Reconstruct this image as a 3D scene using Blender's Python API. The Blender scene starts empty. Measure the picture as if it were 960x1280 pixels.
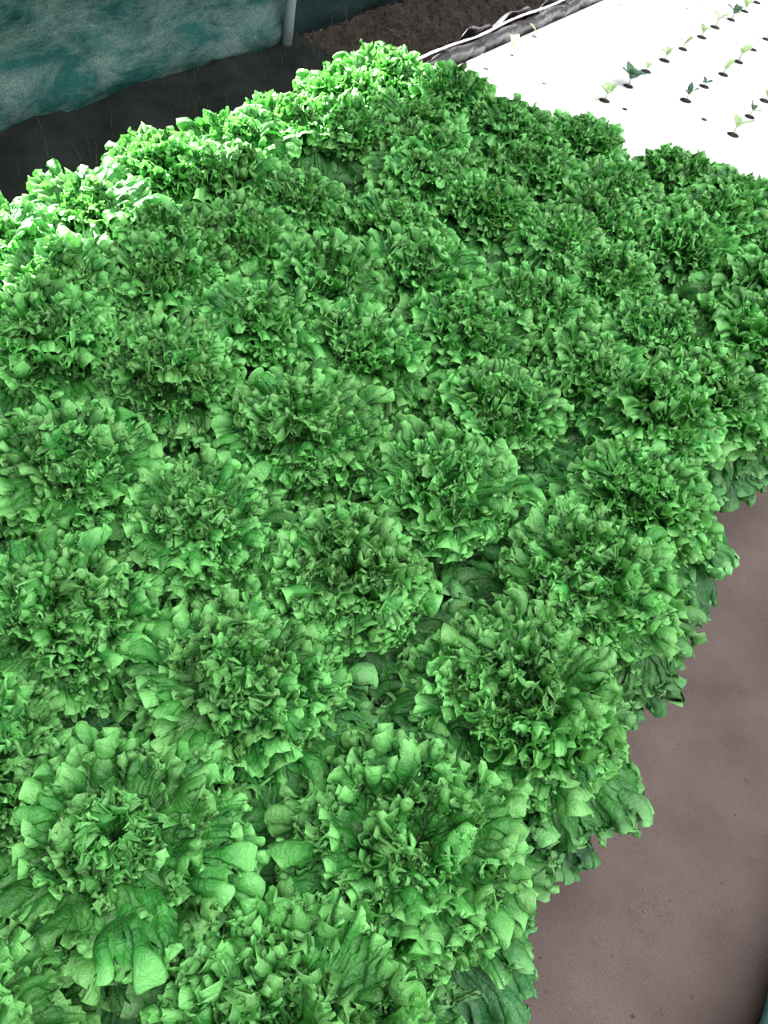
import bpy, math, random
import numpy as np
from mathutils import Matrix, Vector
PI = math.pi
C = bpy.context.scene.collection
S = 0.22            # planting distance in metres
RZ = 0.28           # height of the raft deck above the path

# ------------------------------------------------------------------ camera
H, pitch, roll, yaw, F = 5.0498, 0.80425, 0.2651, -0.3903, 1100.5
B, X0, Y0 = 0.96106, -4.13108, 14.3103
cy, sy, cp, sp = math.cos(yaw), math.sin(yaw), math.cos(pitch), math.sin(pitch)
W_ = Vector((sy*cp, cy*cp, -sp)); R0 = Vector((cy, -sy, 0)); U0 = R0.cross(W_)
cr, sr = math.cos(roll), math.sin(roll)
R_ = cr*R0 + sr*U0; U_ = -sr*R0 + cr*U0
CAM = Vector((0, 0, RZ + H*S))
cam = bpy.data.objects.new('camera', bpy.data.cameras.new('camera')); C.objects.link(cam)
cam.matrix_world = Matrix(((R_.x, U_.x, -W_.x, CAM.x), (R_.y, U_.y, -W_.y, CAM.y), (R_.z, U_.z, -W_.z, CAM.z), (0, 0, 0, 1)))
cam.data.sensor_fit = 'HORIZONTAL'; cam.data.sensor_width = 36; cam.data.lens = F/960*36
cam.data.clip_start = 0.02
bpy.context.scene.camera = cam

def at(px, py, z):
    """point of the photograph's ray at world height z"""
    d = W_ + (px-480)/F*R_ - (py-640)/F*U_
    t = (z-CAM.z)/d.z
    return CAM + t*d
def row_x(u): return (X0+u*B)*S

# ------------------------------------------------------------------ helpers
def tag(o, label=None, cat=None, group=None, kind=None):
    if label: o['label'] = label
    if cat: o['category'] = cat
    if group: o['group'] = group
    if kind: o['kind'] = kind
    return o
def empty(name, loc, label, cat, group=None, rz=0):
    o = bpy.data.objects.new(name, None); C.objects.link(o)
    o.location = loc; o.rotation_euler = (0, 0, rz); o.empty_display_size = .05
    return tag(o, label, cat, group)
def mesh_obj(name, verts, faces, mat, parent=None, smooth=True, uv=None):
    me = bpy.data.meshes.new(name); me.from_pydata([tuple(v) for v in verts], [], faces)
    if uv is not None:
        l = me.uv_layers.new(name='UVMap')
        idx = np.empty(len(me.loops), dtype=np.int32); me.loops.foreach_get('vertex_index', idx)
        l.data.foreach_set('uv', np.asarray(uv, dtype=np.float32)[idx].ravel())
    if smooth: me.polygons.foreach_set('use_smooth', [True]*len(me.polygons))
    me.materials.append(mat)
    o = bpy.data.objects.new(name, me); C.objects.link(o)
    if parent: o.parent = parent
    return o
def grid_faces(n, m, wrap=False):
    f = []
    for i in range(n-1):
        for j in range(m if wrap else m-1):
            k = (j+1) % m
            f.append((i*m+j, i*m+k, (i+1)*m+k, (i+1)*m+j))
    return f
def tube(path, rad, seg=10):
    """closed-ended tube along a list of points"""
    V, Fc = [], []
    n = len(path)
    for i, p in enumerate(path):
        p = Vector(p)
        d = (Vector(path[min(i+1, n-1)])-Vector(path[max(i-1, 0)])).normalized()
        a = d.cross(Vector((0, 0, 1)) if abs(d.z) < .9 else Vector((1, 0, 0))).normalized(); b = d.cross(a)
        r = rad[i] if hasattr(rad, '__len__') else rad
        for k in range(seg):
            t = 2*PI*k/seg
            V.append(p+a*math.cos(t)*r+b*math.sin(t)*r)
    Fc = grid_faces(n, seg, True)
    Fc.append(tuple(range(seg))[::-1]); Fc.append(tuple(range((n-1)*seg, n*seg)))
    return V, Fc
def box(x0, x1, y0, y1, z0, z1):
    V = [(x, y, z) for x in (x0, x1) for y in (y0, y1) for z in (z0, z1)]
    return V, [(0, 1, 3, 2), (4, 6, 7, 5), (0, 4, 5, 1), (2, 3, 7, 6), (0, 2, 6, 4), (1, 5, 7, 3)]

# ------------------------------------------------------------------ materials
def new_mat(name):
    m = bpy.data.materials.new(name); m.use_nodes = True
    nt = m.node_tree; nt.nodes.clear()
    out = nt.nodes.new('ShaderNodeOutputMaterial')
    return m, nt, out
def nd(nt, t, **kw):
    n = nt.nodes.new(t)
    for k, v in kw.items():
        if k in n.inputs: n.inputs[k].default_value = v
        else: setattr(n, k, v)
    return n
def ramp(nt, fac, stops):
    r = nt.nodes.new('ShaderNodeValToRGB'); nt.links.new(fac, r.inputs[0])
    e = r.color_ramp.elements
    while len(e) < len(stops): e.new(.5)
    for x, (p, c) in zip(e, stops):
        x.position = p; x.color = (*c, 1) if len(c) == 3 else c
    return r.outputs[0]
def noise(nt, scale, detail=4, rough=.55, coord=None, dist=0):
    n = nt.nodes.new('ShaderNodeTexNoise'); n.inputs['Scale'].default_value = scale
    n.inputs['Detail'].default_value = detail; n.inputs['Roughness'].default_value = rough
    n.inputs['Distortion'].default_value = dist
    if coord is not None: nt.links.new(coord, n.inputs['Vector'])
    return n.outputs['Fac']
def math_(nt, op, a, b=None, clamp=False):
    n = nt.nodes.new('ShaderNodeMath'); n.operation = op; n.use_clamp = clamp
    for i, v in enumerate((a, b)):
        if v is None: continue
        if isinstance(v, (int, float)): n.inputs[i].default_value = v
        else: nt.links.new(v, n.inputs[i])
    return n.outputs[0]
def mixc(nt, fac, a, b, mode='MIX'):
    n = nt.nodes.new('ShaderNodeMix'); n.data_type = 'RGBA'; n.blend_type = mode
    for i, v in ((0, fac), (6, a), (7, b)):
        if isinstance(v, (int, float)): n.inputs[i].default_value = v
        elif isinstance(v, tuple): n.inputs[i].default_value = (*v, 1)
        else: nt.links.new(v, n.inputs[i])
    return n.outputs[2]
def bump(nt, h, strength, dist):
    b = nt.nodes.new('ShaderNodeBump'); b.inputs['Strength'].default_value = strength; b.inputs['Distance'].default_value = dist
    nt.links.new(h, b.inputs['Height']); return b.outputs[0]

def leaf_mat(name, dark, light, edge, rough=.30, trans=.22):
    m, nt, out = new_mat(name); L = nt.links.new
    tc = nd(nt, 'ShaderNodeTexCoord'); oi = nd(nt, 'ShaderNodeObjectInfo')
    sep = nd(nt, 'ShaderNodeSeparateXYZ'); L(tc.outputs['UV'], sep.inputs[0])
    u, v = sep.outputs[0], sep.outputs[1]                     # u across the leaf 0..1, v base to margin 0..1
    col = mixc(nt, ramp(nt, noise(nt, 26, 3, .5, tc.outputs['Object']), [(.35, (0, 0, 0)), (.68, (1, 1, 1))]), dark, light)
    # veins fan out from the base
    n = noise(nt, 20, 2, .5, tc.outputs['Object'])
    w = math_(nt, 'SINE', math_(nt, 'ADD', math_(nt, 'MULTIPLY', u, 62.8), math_(nt, 'MULTIPLY', n, 9)))
    vein = math_(nt, 'MULTIPLY', math_(nt, 'POWER', math_(nt, 'ABSOLUTE', w), 14), math_(nt, 'SUBTRACT', 1.05, v))
    mid = math_(nt, 'SUBTRACT', 1, math_(nt, 'MULTIPLY', math_(nt, 'ABSOLUTE', math_(nt, 'SUBTRACT', u, .5)), 26), True)
    mid = math_(nt, 'MULTIPLY', mid, math_(nt, 'SUBTRACT', 1, v), True)
    vv = math_(nt, 'MAXIMUM', math_(nt, 'MULTIPLY', vein, .4), mid)
    col = mixc(nt, vv, col, (.30, .50, .25))
    ef = ramp(nt, v, [(.90, (0, 0, 0)), (.985, (.62, .62, .62))])
    col = mixc(nt, ef, col, edge)
    hsv = nd(nt, 'ShaderNodeHueSaturation'); L(col, hsv.inputs['Color'])
    L(math_(nt, 'ADD', .492, math_(nt, 'MULTIPLY', oi.outputs['Random'], .012)), hsv.inputs['Hue'])
    L(math_(nt, 'ADD', .78, math_(nt, 'MULTIPLY', oi.outputs['Random'], .42)), hsv.inputs['Value'])
    c = hsv.outputs[0]
    h = math_(nt, 'ADD', noise(nt, 110, 4, .6, tc.outputs['Object'], .4), math_(nt, 'MULTIPLY', vein, -.35))
    bm = bump(nt, h, .9, .006)
    p = nd(nt, 'ShaderNodeBsdfPrincipled', Roughness=rough)
    p.inputs['Specular IOR Level'].default_value = .45
    L(c, p.inputs['Base Color']); L(bm, p.inputs['Normal'])
    t = nd(nt, 'ShaderNodeBsdfTranslucent'); L(mixc(nt, 1.0, c, (1.0, 1.25, .7), 'MULTIPLY'), t.inputs['Color']); L(bm, t.inputs['Normal'])
    mx = nd(nt, 'ShaderNodeMixShader', Fac=trans); L(p.outputs[0], mx.inputs[1]); L(t.outputs[0], mx.inputs[2])
    L(mx.outputs[0], out.inputs[0])
    return m
M = {}
M['outer'] = leaf_mat('lettuce_outer', (.020, .095, .030), (.045, .20, .052), (.14, .42, .13))
M['mid'] = leaf_mat('lettuce_mid', (.022, .125, .024), (.052, .26, .047), (.30, .70, .26))
M['inner'] = leaf_mat('lettuce_inner', (.024, .155, .024), (.062, .33, .052), (.32, .83, .25))
M['heart'] = leaf_mat('lettuce_heart', (.034, .215, .032), (.085, .40, .066), (.33, .80, .26), trans=.25)
M['sprout'] = leaf_mat('seedling_leaf', (.50, .66, .36), (.62, .76, .48), (.66, .8, .52), trans=.35)
M['sprout_grey'] = leaf_mat('seedling_leaf_grey', (.06, .16, .10), (.12, .26, .17), (.2, .34, .24), trans=.15)

def simple(name, stops, scale=8, rough=.7, detail=6, bumpv=0, bscale=60, spec=.3, bdist=.01, coord='Object', metallic=0):
    m, nt, out = new_mat(name); L = nt.links.new
    tc = nd(nt, 'ShaderNodeTexCoord')
    p = nd(nt, 'ShaderNodeBsdfPrincipled', Roughness=rough, Metallic=metallic); p.inputs['Specular IOR Level'].default_value = spec
    L(ramp(nt, noise(nt, scale, detail, .6, tc.outputs[coord]), stops), p.inputs['Base Color'])
    if bumpv: L(bump(nt, noise(nt, bscale, 5, .6, tc.outputs[coord]), bumpv, bdist), p.inputs['Normal'])
    L(p.outputs[0], out.inputs[0]); return m
M['foam'] = simple('white_foam', [(.3, (.86, .86, .88)), (.7, (.93, .93, .94))], 3, .6, bumpv=.15, bscale=200, bdist=.002)
M['plug'] = simple('dark_plug', [(.3, (.012, .012, .014)), (.7, (.06, .05, .05))], 90, .9, bumpv=.6, bscale=300)
M['stem'] = simple('pale_stem', [(.3, (.30, .42, .16)), (.7, (.4, .52, .24))], 40, .5)
M['black'] = simple('black_liner', [(.35, (.02, .02, .024)), (.7, (.07, .07, .08))], 14, .28, bumpv=.5, bscale=22, spec=.6, bdist=.03)
M['shade_black'] = simple('dark_shade', [(.35, (.006, .008, .008)), (.72, (.022, .026, .022))], 9, .75, bumpv=.5, bscale=30)  # near-black holding shade in its colour: path-side liner and strip by the net
M['pole'] = simple('grey_steel', [(.35, (.20, .27, .30)), (.7, (.34, .40, .43))], 14, .45, spec=.5)
M['rope'] = simple('pale_cord', [(.38, (.75, .50, .55)), (.5, (.85, .83, .85))], 5, .5)
M['soil'] = None
# bare earth with straw coloured litter
m, nt, out = new_mat('brown_soil'); L = nt.links.new
tc = nd(nt, 'ShaderNodeTexCoord'); p = nd(nt, 'ShaderNodeBsdfPrincipled', Roughness=.95)
c = ramp(nt, noise(nt, 7, 8, .7, tc.outputs['Object']), [(.3, (.03, .023, .02)), (.55, (.09, .066, .06)), (.75, (.17, .13, .12))])
L(c, p.inputs['Base Color']); L(bump(nt, noise(nt, 26, 8, .7, tc.outputs['Object']), 1, .04), p.inputs['Normal']); L(p.outputs[0], out.inputs[0]); M['soil'] = m
# path: trodden mauve-brown cloth or concrete, with specks and fine dark scratches
m, nt, out = new_mat('brown_path'); L = nt.links.new
tc = nd(nt, 'ShaderNodeTexCoord'); p = nd(nt, 'ShaderNodeBsdfPrincipled', Roughness=.9)
p.inputs['Specular IOR Level'].default_value = .2
o_ = tc.outputs['Object']
c = ramp(nt, noise(nt, 5, 6, .6, o_), [(.3, (.10, .074, .068)), (.5, (.138, .104, .096)), (.72, (.175, .132, .123))])
c = mixc(nt, ramp(nt, noise(nt, 330, 4, .8, o_), [(.30, (1, 1, 1)), (.52, (0, 0, 0))]), c, (.085, .062, .060))
fine = ramp(nt, noise(nt, 45, 2, .5, o_, 2.5), [(.487, (0, 0, 0)), (.5, (1, 1, 1)), (.513, (0, 0, 0))])
msk = ramp(nt, noise(nt, 9, 3, .6, o_), [(.47, (0, 0, 0)), (.56, (.85, .85, .85))])
c = mixc(nt, math_(nt, 'MULTIPLY', fine, msk), c, (.05, .036, .036))
c = mixc(nt, ramp(nt, noise(nt, 60, 2, .5, o_), [(.70, (0, 0, 0)), (.76, (.8, .8, .8))]), c, (.04, .03, .03))
L(c, p.inputs['Base Color']); L(bump(nt, noise(nt, 90, 8, .75, o_), .8, .006), p.inputs['Normal']); L(p.outputs[0], out.inputs[0]); M['path'] = m
# shade net: teal weave, with pale dust patches
def net_mat(name, deep, mid, dust, lo=.42, hi=.62):
    m, nt, out = new_mat(name); L = nt.links.new
    tc = nd(nt, 'ShaderNodeTexCoord'); o_ = tc.outputs['Object']
    p = nd(nt, 'ShaderNodeBsdfPrincipled', Roughness=.8); p.inputs['Specular IOR Level'].default_value = .2
    mp = nd(nt, 'ShaderNodeMapping'); mp.inputs['Scale'].default_value = (1, .45, 1.25); L(o_, mp.inputs[0])
    c = mixc(nt, ramp(nt, noise(nt, 10, 5, .6, o_), [(.35, (0, 0, 0)), (.65, (1, 1, 1))]), deep, mid)
    c = mixc(nt, ramp(nt, noise(nt, 8.5, 9, .72, mp.outputs[0], .5), [(lo, (0, 0, 0)), (hi, (1, 1, 1))]), c, dust)
    c = mixc(nt, ramp(nt, noise(nt, 170, 3, .7, o_), [(.42, (1, 1, 1)), (.60, (0, 0, 0))]), c, mixc(nt, .55, c, deep))
    L(c, p.inputs['Base Color']); L(bump(nt, noise(nt, 12, 6, .6, mp.outputs[0]), .6, .03), p.inputs['Normal'])
    t = nd(nt, 'ShaderNodeBsdfTranslucent'); L(c, t.inputs[0])
    mx = nd(nt, 'ShaderNodeMixShader', Fac=.12); L(p.outputs[0], mx.inputs[1]); L(t.outputs[0], mx.inputs[2]); L(mx.outputs[0], out.inputs[0])
    return m
M['net'] = net_mat('teal_net', (.010, .075, .072), (.03, .14, .13), (.19, .27, .25))
M['net_shaded'] = net_mat('shaded_teal_net', (.010, .022, .024), (.014, .045, .045), (.035, .06, .06), .5, .75)  # darker copy of the teal net, that section's shadow put into its colour
M['teal_roll'] = net_mat('turquoise_net', (.05, .25, .24), (.09, .38, .36), (.25, .50, .48))
M['blocker'] = simple('blocker_grey', [(.3, (.10, .12, .12)), (.7, (.16, .18, .18))], 4, .9)  # for the added slab that blocks the sun, out of view

# ------------------------------------------------------------------ setting
XL, XR = row_x(-2.25), row_x(4.48)      # inner edges of the bed
Y_A, Y_B = -.75, 6.2
def patch(name, x0, x1, y0, y1, mat, z=0., n=2, amp=0., seed=0):
    rng = np.random.RandomState(seed); V = []; m = max(2, int(n*(y1-y0)/(x1-x0)))
    for j in range(m):
        for i in range(n):
            V.append((x0+(x1-x0)*i/(n-1), y0+(y1-y0)*j/(m-1), z+amp*rng.rand()))
    return mesh_obj(name, V, grid_faces(m, n), mat)
NETX = -2.27
tag(patch('floor', -6, 5, -2.5, 12, M['soil'], -.012), kind='structure')
pth = patch('trim_1', XR+.05, 3.2, -2.5, 12, M['path'], .0); pth.name = 'floor_path'; tag(pth, kind='structure')
earth = patch('earth_bank', NETX-.1, XL-.09, -2.0, 11, M['soil'], -.004, 46, .035, 3)
tag(earth, 'strip of dark brown bare earth between the shade net and the bed', 'soil', kind='structure')
blocker = bpy.data.objects.new('x', None)

# --- the pond bed: wooden-sided, black liner over it, pale cord along the rim
def crinkled_wall(name, xi, xo, ztop, seed, parent, y0=Y_A, y1=Y_B, mat='black'):
    """liner draped over a board: inner face, rolled rim and outer face, crinkled"""
    prof = [(xi, .04), (xi, .12), (xi, .20), (xi, .25), (xi, ztop-.02), (xi+(xo-xi)*.15, ztop-.003), (xi+(xo-xi)*.5, ztop), (xo-(xo-xi)*.15, ztop-.003), (xo, ztop-.02), (xo, ztop*.6), (xo, ztop*.3), (xo, .0)]
    rng = random.Random(seed); n = 260; V = []
    ph = [rng.uniform(0, 6.28) for _ in range(8)]
    sgn = 1 if xi > xo else -1
    for i in range(n):
        y = y0+(y1-y0)*i/(n-1)
        for k, (x, z) in enumerate(prof):
            w = .006*math.sin(y*23+ph[0]+z*19)+.004*math.sin(y*51+ph[1]-z*40)+.003*math.sin(y*97+ph[2]+z*25)
            V.append((x+w, y+.004*math.sin(z*60+y*31), z+(.004*math.sin(y*17+ph[3]) if 3 < k < 9 else 0)))
    return mesh_obj(name, V, grid_faces(n, len(prof)), M[mat], parent)
bed = empty('pond_bed', ((XL+XR)/2, 0, 0), 'long shallow growing pond with black plastic sides under the lettuces', 'pond')
def child(o, par):
    o.parent = par; o.matrix_parent_inverse = Matrix.Translation(-par.location); return o
child(crinkled_wall('liner', XL, XL-.04, RZ+.040, 1, None), bed)
child(crinkled_wall('liner', XR, XR+.035, RZ+.0, 2, None, mat='shade_black'), bed)  # darker than the left liner: shadow under the overhanging leaves put into its colour
V, Fc = tube([(XL-.036+.003*math.sin(i*.9), Y_A+(Y_B-Y_A)*i/90, RZ+.046+.003*math.sin(i*.7+1)) for i in range(91)], .0042, 8)
cord = mesh_obj('rim_cord', V, Fc, M['rope']); cord['label'] = 'pale pink and white cord'; child(cord, bed)
# --- the floating raft sheet with bored holes is a slab; holes are filled by the plugs
V, Fc = box(XL+.006, XR-.004, Y_A+.02, Y_B-.02, RZ-.035, RZ)
raft = mesh_obj('floating_raft', V, Fc, M['foam'], smooth=False)
tag(raft, 'white foam raft sheet floating in the bed, dotted with seedling holes', 'raft')
bv = raft.modifiers.new('b', 'BEVEL'); bv.width = .004; bv.segments = 2
# --- loose flap of black liner on the outer side of the rim
V = []
rng = np.random.RandomState(4)
q0 = at(572, 66, RZ+.02); 
for i in range(26):
    for j in range(12):
        s, t = i/25, j/11
        wd = .20*math.sin(PI*min(1, .12+s*.95))**.7
        x = XL-.055-t*wd; y = 3.05+s*.85
        z = RZ+.05-.20*t+.018*math.sin(s*15+t*6)+.010*math.sin(s*33-t*9)
        V.append((x, y, z))
fl = mesh_obj('plastic_flap', V, grid_faces(26, 12), M['black'])
sd = fl.modifiers.new('s', 'SOLIDIFY'); sd.thickness = .002
tag(fl, 'loose black plastic flap folded down outside the pond rim', 'plastic sheet')

# --- shade net along the left
def net_wall(name, y0, y1, mat, label, seed, x_at, hem, top=.90):
    rng = random.Random(seed); ph = [rng.uniform(0, 6.28) for _ in range(6)]
    n, m = 120, 40; V = []
    for i in range(n):
        y = y0+(y1-y0)*i/(n-1)
        for j in range(m):
            t = j/(m-1); z = hem(y)+(top-hem(y))*t
            belly = .055*math.exp(-((t-.10)/.10)**2)
            fold = .012*math.sin(y*3.1+ph[0]+t*2)+.007*math.sin(y*8+ph[1]-t*11)+.004*math.sin(y*17+ph[2]+t*25)
            V.append((x_at(y)+belly+fold, y, z))
    o = mesh_obj(name, V, grid_faces(n, m), mat)
    s = o.modifiers.new('s', 'SOLIDIFY'); s.thickness = .002
    return tag(o, label, 'shade net')
POLE = at(349, 150, .0)
POLE_X, POLE_Y = NETX+.09, 0
# the post: solve its foot on the plane just inside the net so that it crosses (357,75)
d = W_ + (358-480)/F*R_ - (60-640)/F*U_
t_ = (POLE_X-CAM.x)/d.x; pc = CAM+d*t_
POLE_Y = pc.y
def hem_left(y): return -.01
net1 = net_wall('shade_net', .2, POLE_Y+.05, M['net'], 'dusty teal shade net sheet left of the steel post', 5, lambda y: NETX, hem_left)
net2 = net_wall('shade_net', POLE_Y-.02, 9.5, M['net_shaded'], 'shadow-toned teal shade net sheet right of the steel post', 6, lambda y: NETX-.02+.0*y, lambda y: -.01)
V, Fc = tube([(POLE_X, POLE_Y, z) for z in (-.02, .2, .6, 1.0, 1.25)], .021, 16)
pl = mesh_obj('steel_post', V, Fc, M['pole']); tag(pl, 'round grey steel post holding up the teal shade net', 'post')
# dark sheet added for the shade on the earth by the net, left of the post
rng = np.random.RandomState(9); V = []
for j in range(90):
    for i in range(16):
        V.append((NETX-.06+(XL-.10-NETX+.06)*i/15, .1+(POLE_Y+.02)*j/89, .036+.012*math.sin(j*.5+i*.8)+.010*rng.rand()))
gc = mesh_obj('shade_strip', V, grid_faces(90, 16), M['shade_black'])
tag(gc, 'added dark sheet for shaded ground between the dusty teal net and the sunlit lettuces', 'shade strip')

# --- straw and grass litter on the earth (uncountable)
def blades(name, n, x0, x1, y0, y1, hgt, mat, seed, label, lean=.6, w=.0016, cat='grass', flat=False):
    rng = random.Random(seed); V, Fc = [], []
    for _ in range(n):
        x, y = rng.uniform(x0, x1), rng.uniform(y0, y1); h = hgt*rng.uniform(.5, 1.2); a = rng.uniform(0, 6.28)
        l = rng.uniform(.1, lean)*h; k0 = len(V); z0 = .02
        for s in range(4):
            t = s/3
            cx, cy_, cz = x+math.cos(a)*l*t*t*(3 if flat else 1), y+math.sin(a)*l*t*t*(3 if flat else 1), z0+(h*.25 if flat else h)*t*(1-.25*t)
            ww = w*(1-t*.85)
            V += [(cx-math.sin(a)*ww, cy_+math.cos(a)*ww, cz), (cx+math.sin(a)*ww, cy_-math.cos(a)*ww, cz)]
        for s in range(3): Fc.append((k0+2*s, k0+2*s+1, k0+2*s+3, k0+2*s+2))
    return tag(mesh_obj(name, V, Fc, mat), label, cat, kind='stuff')
M['straw'] = simple('dry_straw', [(.3, (.06, .045, .03)), (.7, (.15, .115, .08))], 30, .9)
M['grass'] = simple('dull_grass', [(.3, (.02, .05, .02)), (.7, (.05, .10, .04))], 30, .8)
blades('dry_grass', 2600, NETX+.02, XL-.10, POLE_Y+.1, 7.5, .07, M['straw'], 11, 'dry brown grass litter on the earth right of the steel post', 1.2, .0022, flat=True)
blades('green_grass', 500, NETX+.03, XL-.12, 1.3, POLE_Y+.9, .11, M['grass'], 12, 'sparse dull green grass blades standing along the foot of the net', .5)

# --- turquoise net roll at the far right of the path
a_, b_ = at(960, 1236, .05), at(944.5, 1281, .05)
dr = (a_-b_).normalized(); nr = Vector((dr.y, -dr.x, 0)).normalized()
c0 = b_+nr*.062
path = []; rad = []
for i in range(70):
    s = -0.5+i/69*1.9
    path.append((c0.x+dr.x*s+.004*math.sin(i*.6), c0.y+dr.y*s, .063)); rad.append(.06+.004*math.sin(i*.9)+.003*math.sin(i*2.3))
V, Fc = tube(path, rad, 28)
V = [Vector((v[0], v[1], v[2]+.002*math.sin(k*2.1))) for k, v in enumerate(V)]
tr = mesh_obj('net_roll', V, Fc, M['teal_roll']); tag(tr, 'turquoise rolled net lying at the right side of the brown path', 'net roll')

# --- unseen slab added high above the net side to block the sun from the bed
pts_ = [(-4.72, -3.5), (-4.74, 1.35), (-4.93, 2.0), (-4.95, 10), (-.9, 10), (-.9, -3.5)]
V = [(x, y, z) for z in (3.18, 3.20) for x, y in pts_]; Fc = [tuple(range(6)), tuple(range(11, 5, -1))]+[(k, (k+1) % 6, 6+(k+1) % 6, 6+k) for k in range(6)]
rf = mesh_obj('sun_blocker', V, Fc, M['blocker'], smooth=False); tag(rf, kind='structure')

# ------------------------------------------------------------------ lettuce leaves
def leaf_mesh(name, L, phi, lev, bend0, bend1, cup, seed, mat, na=260, nr=34, roll=.0, neck=.22):
    """one frilled leaf: a fan that starts at the origin, grows along +Y and arches over, upper face inwards (+Z).
    lev: (waves, amplitude/L, start r, overhang) per generation of frills, each one riding on the one before."""
    rng = np.random.RandomState(seed)
    a = np.linspace(-1, 1, na)[None, :]; r = (np.linspace(0, 1, nr)[:, None])**.72
    one = np.ones((nr, na)); a = a*one; r = r*one
    ph = rng.rand(30)*2*PI
    ang = a*phi*(.42+.58*np.clip(r*1.25, 0, 1))
    shape = .80+.20*np.cos(a*PI*.5)+.035*np.sin(3.1*a*PI*.5+ph[0])+.02*np.sin(7*a+ph[1])
    rho = L*r*shape
    wd = neck+(1-neck)*np.clip((r-.02)*1.5, 0, 1)**1.1
    x = rho*np.sin(ang)*wd; y = rho*np.cos(ang)
    if len(lev) > 1:      # rounded lobes between shallow notches
        sc_ = np.abs(np.sin(lev[1][0]*PI*(a+.10*np.sin(2.2*a*PI+ph[11])/2+.05*np.sin(5.3*a*PI+ph[12])/2)*.5+ph[13]*.5))**.85
        rr2 = 1+.075*(sc_-.65)*np.clip((r-.6)/.4, 0, 1)**1.3; x = x*rr2; y = y*rr2
    h = cup*x*x/L - L*.025*np.exp(-(a/.06)**2)*(1-r)
    h = h + L*r*(.030*np.sin(5*r*2+3*a+ph[2])+.016*np.sin(11*r-6*a+ph[3])+.009*np.sin(27*r+19*a+ph[4])+.009*np.sin(24*r-27*a+ph[5])+.006*np.sin(43*r+11*a*7+ph[6])*np.sin(35*r-40*a+ph[7]))
    h = h - roll*L*np.clip((r-.7)/.3, 0, 1)**2
    k = bend1-bend0; s = np.clip(y/L, -.2, 1.3); e = bend0+k*s
    P = np.stack([x, L*(np.sin(e)-math.sin(bend0))/k-h*np.sin(e), -L*(np.cos(e)-math.cos(bend0))/k+h*np.cos(e)], -1)
    def frame(P):
        Ta = np.gradient(P, axis=1); Tr = np.gradient(P, axis=0)
        Ta /= np.linalg.norm(Ta, axis=-1, keepdims=True)+1e-12
        N = np.cross(Ta, Tr); N /= np.linalg.norm(N, axis=-1, keepdims=True)+1e-12
        Tr = np.cross(N, Ta)
        return Ta, Tr, N
    for g, (n, A, r0, ov) in enumerate(lev):
        Ta, Tr, N = frame(P)
        p1, p2, p3, p4 = ph[6+g*5:10+g*5]
        th = n*PI*(a+.10*np.sin(2.2*a*PI+p1)/(1+g)+.05*np.sin(5.3*a*PI+p2)/(1+g))+p3+.5*np.sin(6*r+p1)*(g == 0)
        f = np.clip((r-r0)/(1-r0), 0, 1)**1.5
        am = L*A*f*(1+.45*np.sin(3.7*a*PI+p4)*(1 if g else .4))
        P = P + (am*np.sin(th))[..., None]*N + (ov*am*np.sin(2*th))[..., None]*Ta - (am*.48*(1-np.cos(2*th+.6))*.5)[..., None]*Tr
    uv = np.stack([(a+1)/2, r], -1).reshape(-1, 2)
    o = mesh_obj(name, P.reshape(-1, 3), grid_faces(nr, na), mat, uv=uv)
    me = o.data; bpy.data.objects.remove(o)
    return me
D = math.radians
pool = {}
for style in ('broad', 'fine', 'broad_far', 'fine_far'):
    fine = style.startswith('fine'); res = dict(na=150, nr=18) if style.endswith('far') else dict(na=260, nr=30); f = 1.3 if fine else 1.0; fa = .85 if fine else 1.0
    for v in range(6):
        sd_ = v*13+(500 if fine else 0); q = random.Random(sd_)
        j = lambda a, b: q.uniform(a, b)
        pool[(style, 'skirt', v)] = leaf_mesh('outer_leaf', S*j(.84, .96), j(1.0, 1.2), [(j(2, 3), .09, .2, -.15), (j(9, 11.5)*f, .056*fa, .66, -.36), (j(26, 32)*f, .016*fa, .82, -.4)], D(j(48, 62)), D(j(-100, -65)), j(-.2, .1), sd_+6, M['mid'], roll=j(.0, .05), **res)
        pool[(style, 'outer', v)] = leaf_mesh('outer_leaf', S*j(.86, .98), j(.95, 1.15), [(j(2, 3), .08, .2, -.15), (j(8, 10)*f, .045*fa, .66, -.4), (j(26, 31)*f, .010*fa, .86, -.4)], D(j(26, 40)), D(j(-60, -30)), j(-.2, .1), sd_+1, M['outer'], **res)
        pool[(style, 'middle', v)] = leaf_mesh('middle_leaf', S*j(.66, .78), j(1.0, 1.2), [(j(2.0, 3.0), .085, .25, -.15), (j(9, 11.5)*f, .062*fa, .64, -.38), (j(26, 32)*f, .019*fa, .80, -.4)], D(j(68, 82)), D(j(-55, -15)), j(-.1, .2), sd_+2, M['inner'], roll=j(-.03, .03), **res)
        pool[(style, 'inner', v)] = leaf_mesh('inner_leaf', S*j(.58, .70), j(.95, 1.2), [(j(1.8, 2.6), .10, .25, -.2), (j(8, 10)*f, .076*fa, .58, -.40), (j(22, 28)*f, .023*fa, .78, -.4)], D(j(80, 92)), D(j(-35, 10)), j(0, .3), sd_+3, M['inner'], roll=j(-.04, .02), **res)
        pool[(style, 'heart', v)] = leaf_mesh('heart_leaf', S*j(.40, .52), j(.75, 1.0), [(j(1.6, 2.4), .16, .2, -.3), (j(6, 8)*f, .11*fa, .46, -.55), (j(15, 20)*f, .032*fa, .72, -.5)], D(j(86, 96)), D(j(5, 50)), j(.2, .8), sd_+4, M['heart'], **(res if style.endswith('far') else dict(na=190, nr=26)))

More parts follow.
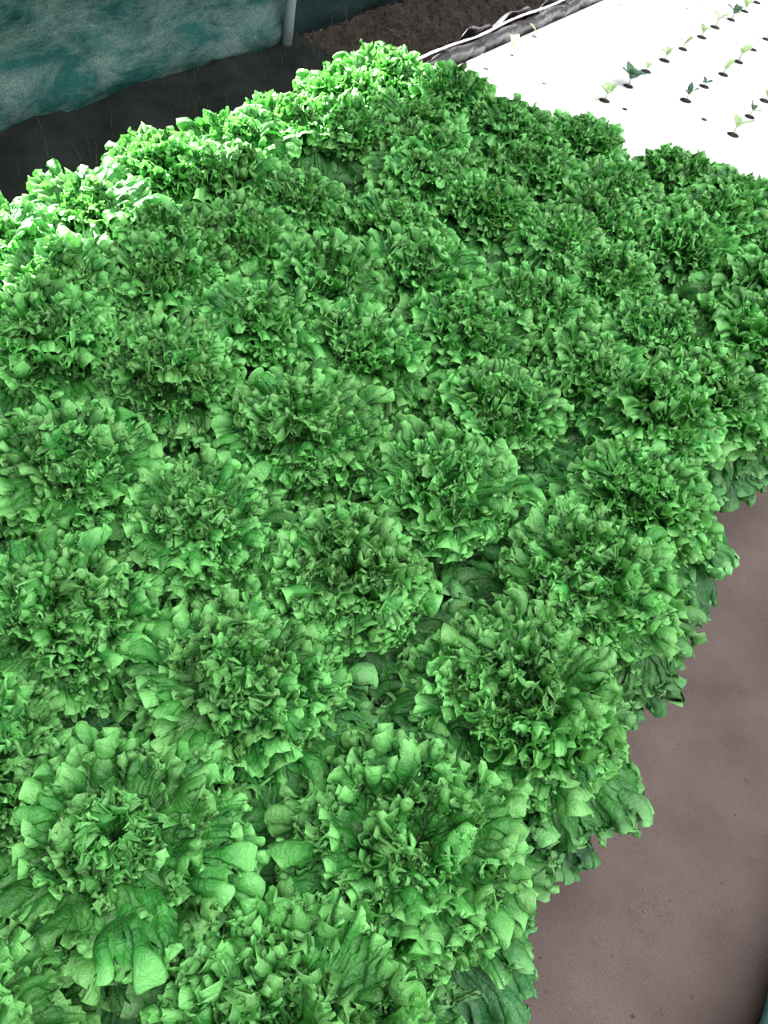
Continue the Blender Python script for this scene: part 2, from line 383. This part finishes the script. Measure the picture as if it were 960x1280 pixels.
# (layer, count, tilt outwards, start radius, scale)
LAYERS = [('outer', 5, (0, 14), .012), ('skirt', 6, (-6, 8), .011), ('middle', 6, (2, 12), .010), ('middle', 6, (-10, 0), .008), ('inner', 6, (4, 14), .007), ('inner', 5, (-8, 2), .006), ('heart', 7, (-14, 0), .007), ('heart', 6, (0, 16), .003)]
FAR_Y = 1.0
def lettuce(x, y, style, scale, seed, label, group, lean=(0, 0), spread=1.0):
    rng = random.Random(seed)
    root = empty('lettuce', (x, y, RZ+.001), label, 'lettuce', group, rng.uniform(0, 6.28))
    root.rotation_euler = (lean[0], lean[1], rng.uniform(0, 6.28)) if lean != (0, 0) else (0, 0, rng.uniform(0, 6.28))
    g0 = rng.uniform(0, 6.28)
    for li, (lay, n, tl, r0) in enumerate(LAYERS):
        for k in range(n):
            az = g0+li*.41+2*PI*(k+rng.uniform(-.22, .22))/n
            o = bpy.data.objects.new(('outer' if lay == 'skirt' else lay)+'_leaf', pool[(style+('_far' if y > FAR_Y else ''), lay, rng.randrange(6))])
            C.objects.link(o); o.parent = root
            s = scale*rng.uniform(.90, 1.08)
            tilt = -D(rng.uniform(*tl))*spread
            s *= .74 if li == 7 else 1; o.scale = (s*rng.choice((-1, 1)), s, s*rng.uniform(1.0, 1.14))
            o.rotation_euler = (tilt, D(rng.uniform(-10, 10)), az)
            o.location = (-math.sin(az)*r0, math.cos(az)*r0, .004+(0, .008, .018, .026, .034, .034, .052, .058)[li]*scale)
    return root

# head centres read off the photograph at canopy height, then completed along the planting rows
ZC = RZ+.62*S
picks = [(510, 1035, 'fine0'), (648, 850, 'fine'), (735, 705, 'broad'), (800, 603, 'fine'),
         (140, 1045, 'broad'), (300, 835, 'broad'), (440, 700, 'broad'), (558, 592, 'broad'), (628, 492, 'broad'),
         (68, 752, 'broad'), (248, 632, 'broad'), (378, 520, 'broad'), (448, 425, 'fine'), (530, 325, 'broad'),
         (92, 568, 'broad'), (210, 450, 'fine'), (325, 388, 'broad'), (408, 340, 'broad'), (496, 270, 'broad'),
         (66, 415, 'fine'), (208, 330, 'broad'), (300, 285, 'broad'), (380, 235, 'broad'), (285, 205, 'broad'), (432, 140, 'broad'),
         (675, 375, 'broad'), (770, 330, 'broad'), (742, 455, 'fine'), (840, 405, 'broad'), (815, 500, 'broad'), (540, 172, 'broad'), (735, 162, 'broad'), (772, 216, 'broad'), (858, 205, 'broad'), (928, 238, 'broad')]
heads = []
for px, py, st in picks:
    q = at(px, py, ZC); heads.append([q.x, q.y, 'fine' if st == 'fine' else 'broad'])
ROWS = [4.03, 2.9, 1.85, .88, -.05, -1.0, -1.95]
SC, YB = 1.09592, 1.745
rr = random.Random(77)
def y_end(x):   # last planted line, a little slanting, before the seedling rafts
    u = (x/S-X0)/B
    return (11.30+.19*(u+1))*S
for i, u in enumerate(ROWS):
    for k in range(-4, 12):
        y = (YB+(k+(.45 if i % 2 else .3))*SC)*S; x = row_x(u)
        if y > y_end(x): continue
        x += rr.uniform(-.02, .02); y += rr.uniform(-.02, .02)
        # leave out what the photograph cannot show
        v = Vector((x, y, ZC))-CAM; zc = v.dot(W_)
        if zc < .1: continue
        px, py = 480+F*v.dot(R_)/zc, 640-F*v.dot(U_)/zc; mg = 1.0*S*F/zc
        if px < -mg or px > 960+mg or py > 1280+mg: continue
        if all((x-h[0])**2+(y-h[1])**2 > ((.70 if i < 5 else .60)*S)**2 for h in heads):
            heads.append([x, y, 'fine' if rr.random() < .25 else 'broad'])
# give every head its row for the label
rows = {i: [] for i in range(7)}
for h in heads:
    u = (h[0]/S-X0)/B
    i = min(range(7), key=lambda k: abs(ROWS[k]-u)); rows[i].append(h)
row_name = ['in the row edging the path', 'in the second row from the path', 'in the third row from the path',
            'in the middle row of the bed', 'in the third row from the shade net', 'in the second row from the shade net', 'in the row along the shade net']
ordn = ['nearest the camera', 'second from the front', 'third from the front', 'fourth from the front', 'fifth from the front', 'sixth from the front',
        'seventh from the front', 'eighth from the front', 'ninth from the front', 'tenth from the front', 'eleventh from the front', 'twelfth from the front', 'thirteenth from the front']
n_ = 0
for i in range(7):
    rows[i].sort(key=lambda h: h[1])
    for k, (x, y, st) in enumerate(rows[i]):
        last = k == len(rows[i])-1
        look = 'finely curled lettuce' if st == 'fine' else 'broad ruffled lettuce'
        lab = f"{look}, {'last before the seedlings' if last else ordn[k]} {row_name[i]}"
        n_ += 1
        lettuce(x+(.014 if i == 0 else 0), y, st, (1.08 if i == 0 else 1.02 if st == 'broad' else 1.0)*rr.uniform(.94, 1.07), 1000+n_*7, lab, 'lettuces filling the bed')

# ------------------------------------------------------------------ seedlings
def sprout_leaf_mesh(name, L, Wd, seed, mat, curl=.5):
    rng = np.random.RandomState(seed); na, nr = 9, 12; V = []
    for i in range(nr):
        s = i/(nr-1); w = Wd*math.sin(PI*min(1, s**.8*.93+.04))**.8
        for k in range(na):
            t = k/(na-1)*2-1
            V.append((w*t, L*s*math.cos(curl*s), L*s*math.sin(1.1-curl*s)+.25*w*t*t+.06*L*math.sin(t*5+s*7+seed)*s))
    uv = [(k/(na-1), i/(nr-1)*.85) for i in range(nr) for k in range(na)]
    o = mesh_obj(name, V, grid_faces(nr, na), mat, uv=uv); me = o.data; bpy.data.objects.remove(o); return me
sp = [sprout_leaf_mesh('leaf', .030+.004*i, .008+.0012*i, i, M['sprout'], .3+.2*i) for i in range(4)]
spg = [sprout_leaf_mesh('leaf', .030+.004*i, .009+.0012*i, i, M['sprout_grey'], .3+.2*i) for i in range(4)]
# plug: dark growing medium mounded in its hole
V = [(0, 0, .005)]; 
for rr_, z in ((.010, .0048), (.016, .0035), (.0205, .0012), (.0215, -.010)):
    for k in range(20):
        a = 2*PI*k/20; V.append((rr_*math.cos(a), rr_*math.sin(a), z+.0008*math.sin(k*2.3)))
Fc = [(0, 1+k, 1+(k+1) % 20) for k in range(20)]
for i in range(3): Fc += [(1+i*20+k, 1+(i+1)*20+k, 1+(i+1)*20+(k+1) % 20, 1+i*20+(k+1) % 20) for k in range(20)]
o = mesh_obj('plug', V, Fc, M['plug']); plug_me = o.data; bpy.data.objects.remove(o)
V, Fc = tube([(0, 0, 0), (.001, .0, .012), (.0, .001, .026)], [.0016, .0014, .001], 8)
o = mesh_obj('stem', V, Fc, M['stem']); stem_me = o.data; bpy.data.objects.remove(o)
rowZ = ['row beside the black rim', 'second row from the black rim', 'third row from the black rim', 'fourth row from the black rim', 'fifth row from the black rim', 'sixth row from the black rim']
SEED = [  # row, [(px, py, leaves, size, tone)]
 (0, [(607, 86, 3, 1.1, 'p'), (639, 69, 4, 1.35, 'p'), (668, 46, 2, .9, 'p'), (773, 6, 0, .5, 'p')]),
 (1, [(680, 104.5, 0, .45, 'p'), (859, 11, 1, .9, 'p'), (873, 1.5, 1, 1, 'p')]),
 (2, [(755.5, 126, 4, 1.35, 'p'), (785, 108, 7, 1.5, 'g'), (807.5, 89.5, 2, .8, 'p'), (830.5, 76, 3, 1.1, 'p'), (853.6, 61.8, 2, 1.1, 'p'), (877, 47, 2, 1.1, 'p'), (893.7, 34.4, 2, 1.6, 'p'), (914, 25, 3, 1.5, 'g'), (930.4, 14.4, 3, 1.1, 'p'), (945, 3.3, 2, 1, 'p')]),
 (3, [(781, 136.5, 0, .55, 'p'), (857, 126, 3, 1.2, 'g'), (880, 108.4, 3, .8, 'g'), (904, 93.5, 2, 1.2, 'p'), (922.7, 77.8, 2, 1.6, 'p'), (940.6, 62.3, 1, 1, 'p'), (957.4, 49.3, 1, 1, 'p')]),
 (4, [(880, 149.5, 0, .4, 'p'), (916.2, 168.8, 3, 1.5, 'p'), (937, 146.3, 3, 1.2, 'g'), (956, 126.5, 2, 1.1, 'p')]),
 (5, [(957, 241, 2, 1, 'g')]),
]
ordf = ['nearest the lettuces', 'second from the lettuces', 'third from the lettuces', 'fourth from the lettuces', 'fifth from the lettuces', 'sixth from the lettuces', 'seventh from the lettuces', 'eighth from the lettuces', 'ninth from the lettuces', 'tenth from the lettuces']
sr_ = random.Random(5)
for ri, lst in SEED:
    for k, (px, py, nl, sz, tone) in enumerate(lst):
        q = at(px, py, RZ)
        kind = 'empty planting hole' if nl == 0 else ('pale tiny seedling' if tone == 'p' else ('bushy grey-green seedling' if nl > 5 else 'dark green seedling'))
        root = empty('planting_hole' if nl == 0 else 'seedling', (q.x, q.y, RZ), f"{kind} {ordf[k]}, {rowZ[ri]}", 'hole' if nl == 0 else 'seedling', 'seedlings on the white raft', sr_.uniform(0, 6.28))
        def add(nm, me, s=1, rz=0, rx=0, loc=(0, 0, 0)):
            o = bpy.data.objects.new(nm, me); C.objects.link(o); o.parent = root; o.scale = (s, s, s); o.rotation_euler = (rx, 0, rz); o.location = loc
            return o
        ps = 1.0 if nl and ri > 1 else .5 if not nl else .55
        pg = add('plug', plug_me, ps*sr_.uniform(.9, 1.08)); pg['label'] = 'dark round plug'
        if nl: 
            add('stem', stem_me, sz)
            for j in range(nl):
                add('leaf', (sp if tone == 'p' else spg)[sr_.randrange(4)], sz*sr_.uniform(.8, 1.1), 2*PI*j/nl+sr_.uniform(-.4, .4), sr_.uniform(-.3, .5), (0, 0, .024*sz*sr_.uniform(.7, 1)))

# ------------------------------------------------------------------ light
w = bpy.data.worlds.new('sky'); bpy.context.scene.world = w; w.use_nodes = True
nt = w.node_tree; nt.nodes.clear(); L = nt.links.new
out = nt.nodes.new('ShaderNodeOutputWorld'); bg = nt.nodes.new('ShaderNodeBackground')
tc = nt.nodes.new('ShaderNodeTexCoord'); sep = nt.nodes.new('ShaderNodeSeparateXYZ'); dp = nt.nodes.new('ShaderNodeVectorMath'); dp.operation = 'DOT_PRODUCT'; L(tc.outputs['Generated'], dp.inputs[0]); dp.inputs[1].default_value = Vector((.30, -.04, .93)).normalized()
L(ramp(nt, dp.outputs['Value'], [(.1, (.035, .037, .037)), (.6, (.165, .17, .17)), (.97, (1.0, 1.0, .99))]), bg.inputs[0])
bg.inputs[1].default_value = 5.2
L(bg.outputs[0], out.inputs[0])
sun = bpy.data.lights.new('sun', 'SUN'); sun.energy = 44; sun.angle = D(.6); sun.color = (1, .98, .92)
so = bpy.data.objects.new('sun', sun); C.objects.link(so)
el, az = D(36), D(12)
sd = Vector((-math.cos(el)*math.cos(az), math.cos(el)*math.sin(az), math.sin(el)))   # towards the sun: from the left, slightly ahead
so.rotation_euler = sd.to_track_quat('Z', 'Y').to_euler(); so.location = sd*8

sc = bpy.context.scene
sc.view_settings.view_transform = 'Standard'; sc.view_settings.look = 'None'
sc.view_settings.gamma = 1; sc.view_settings.use_curve_mapping = False
sc.view_settings.exposure = 0.0
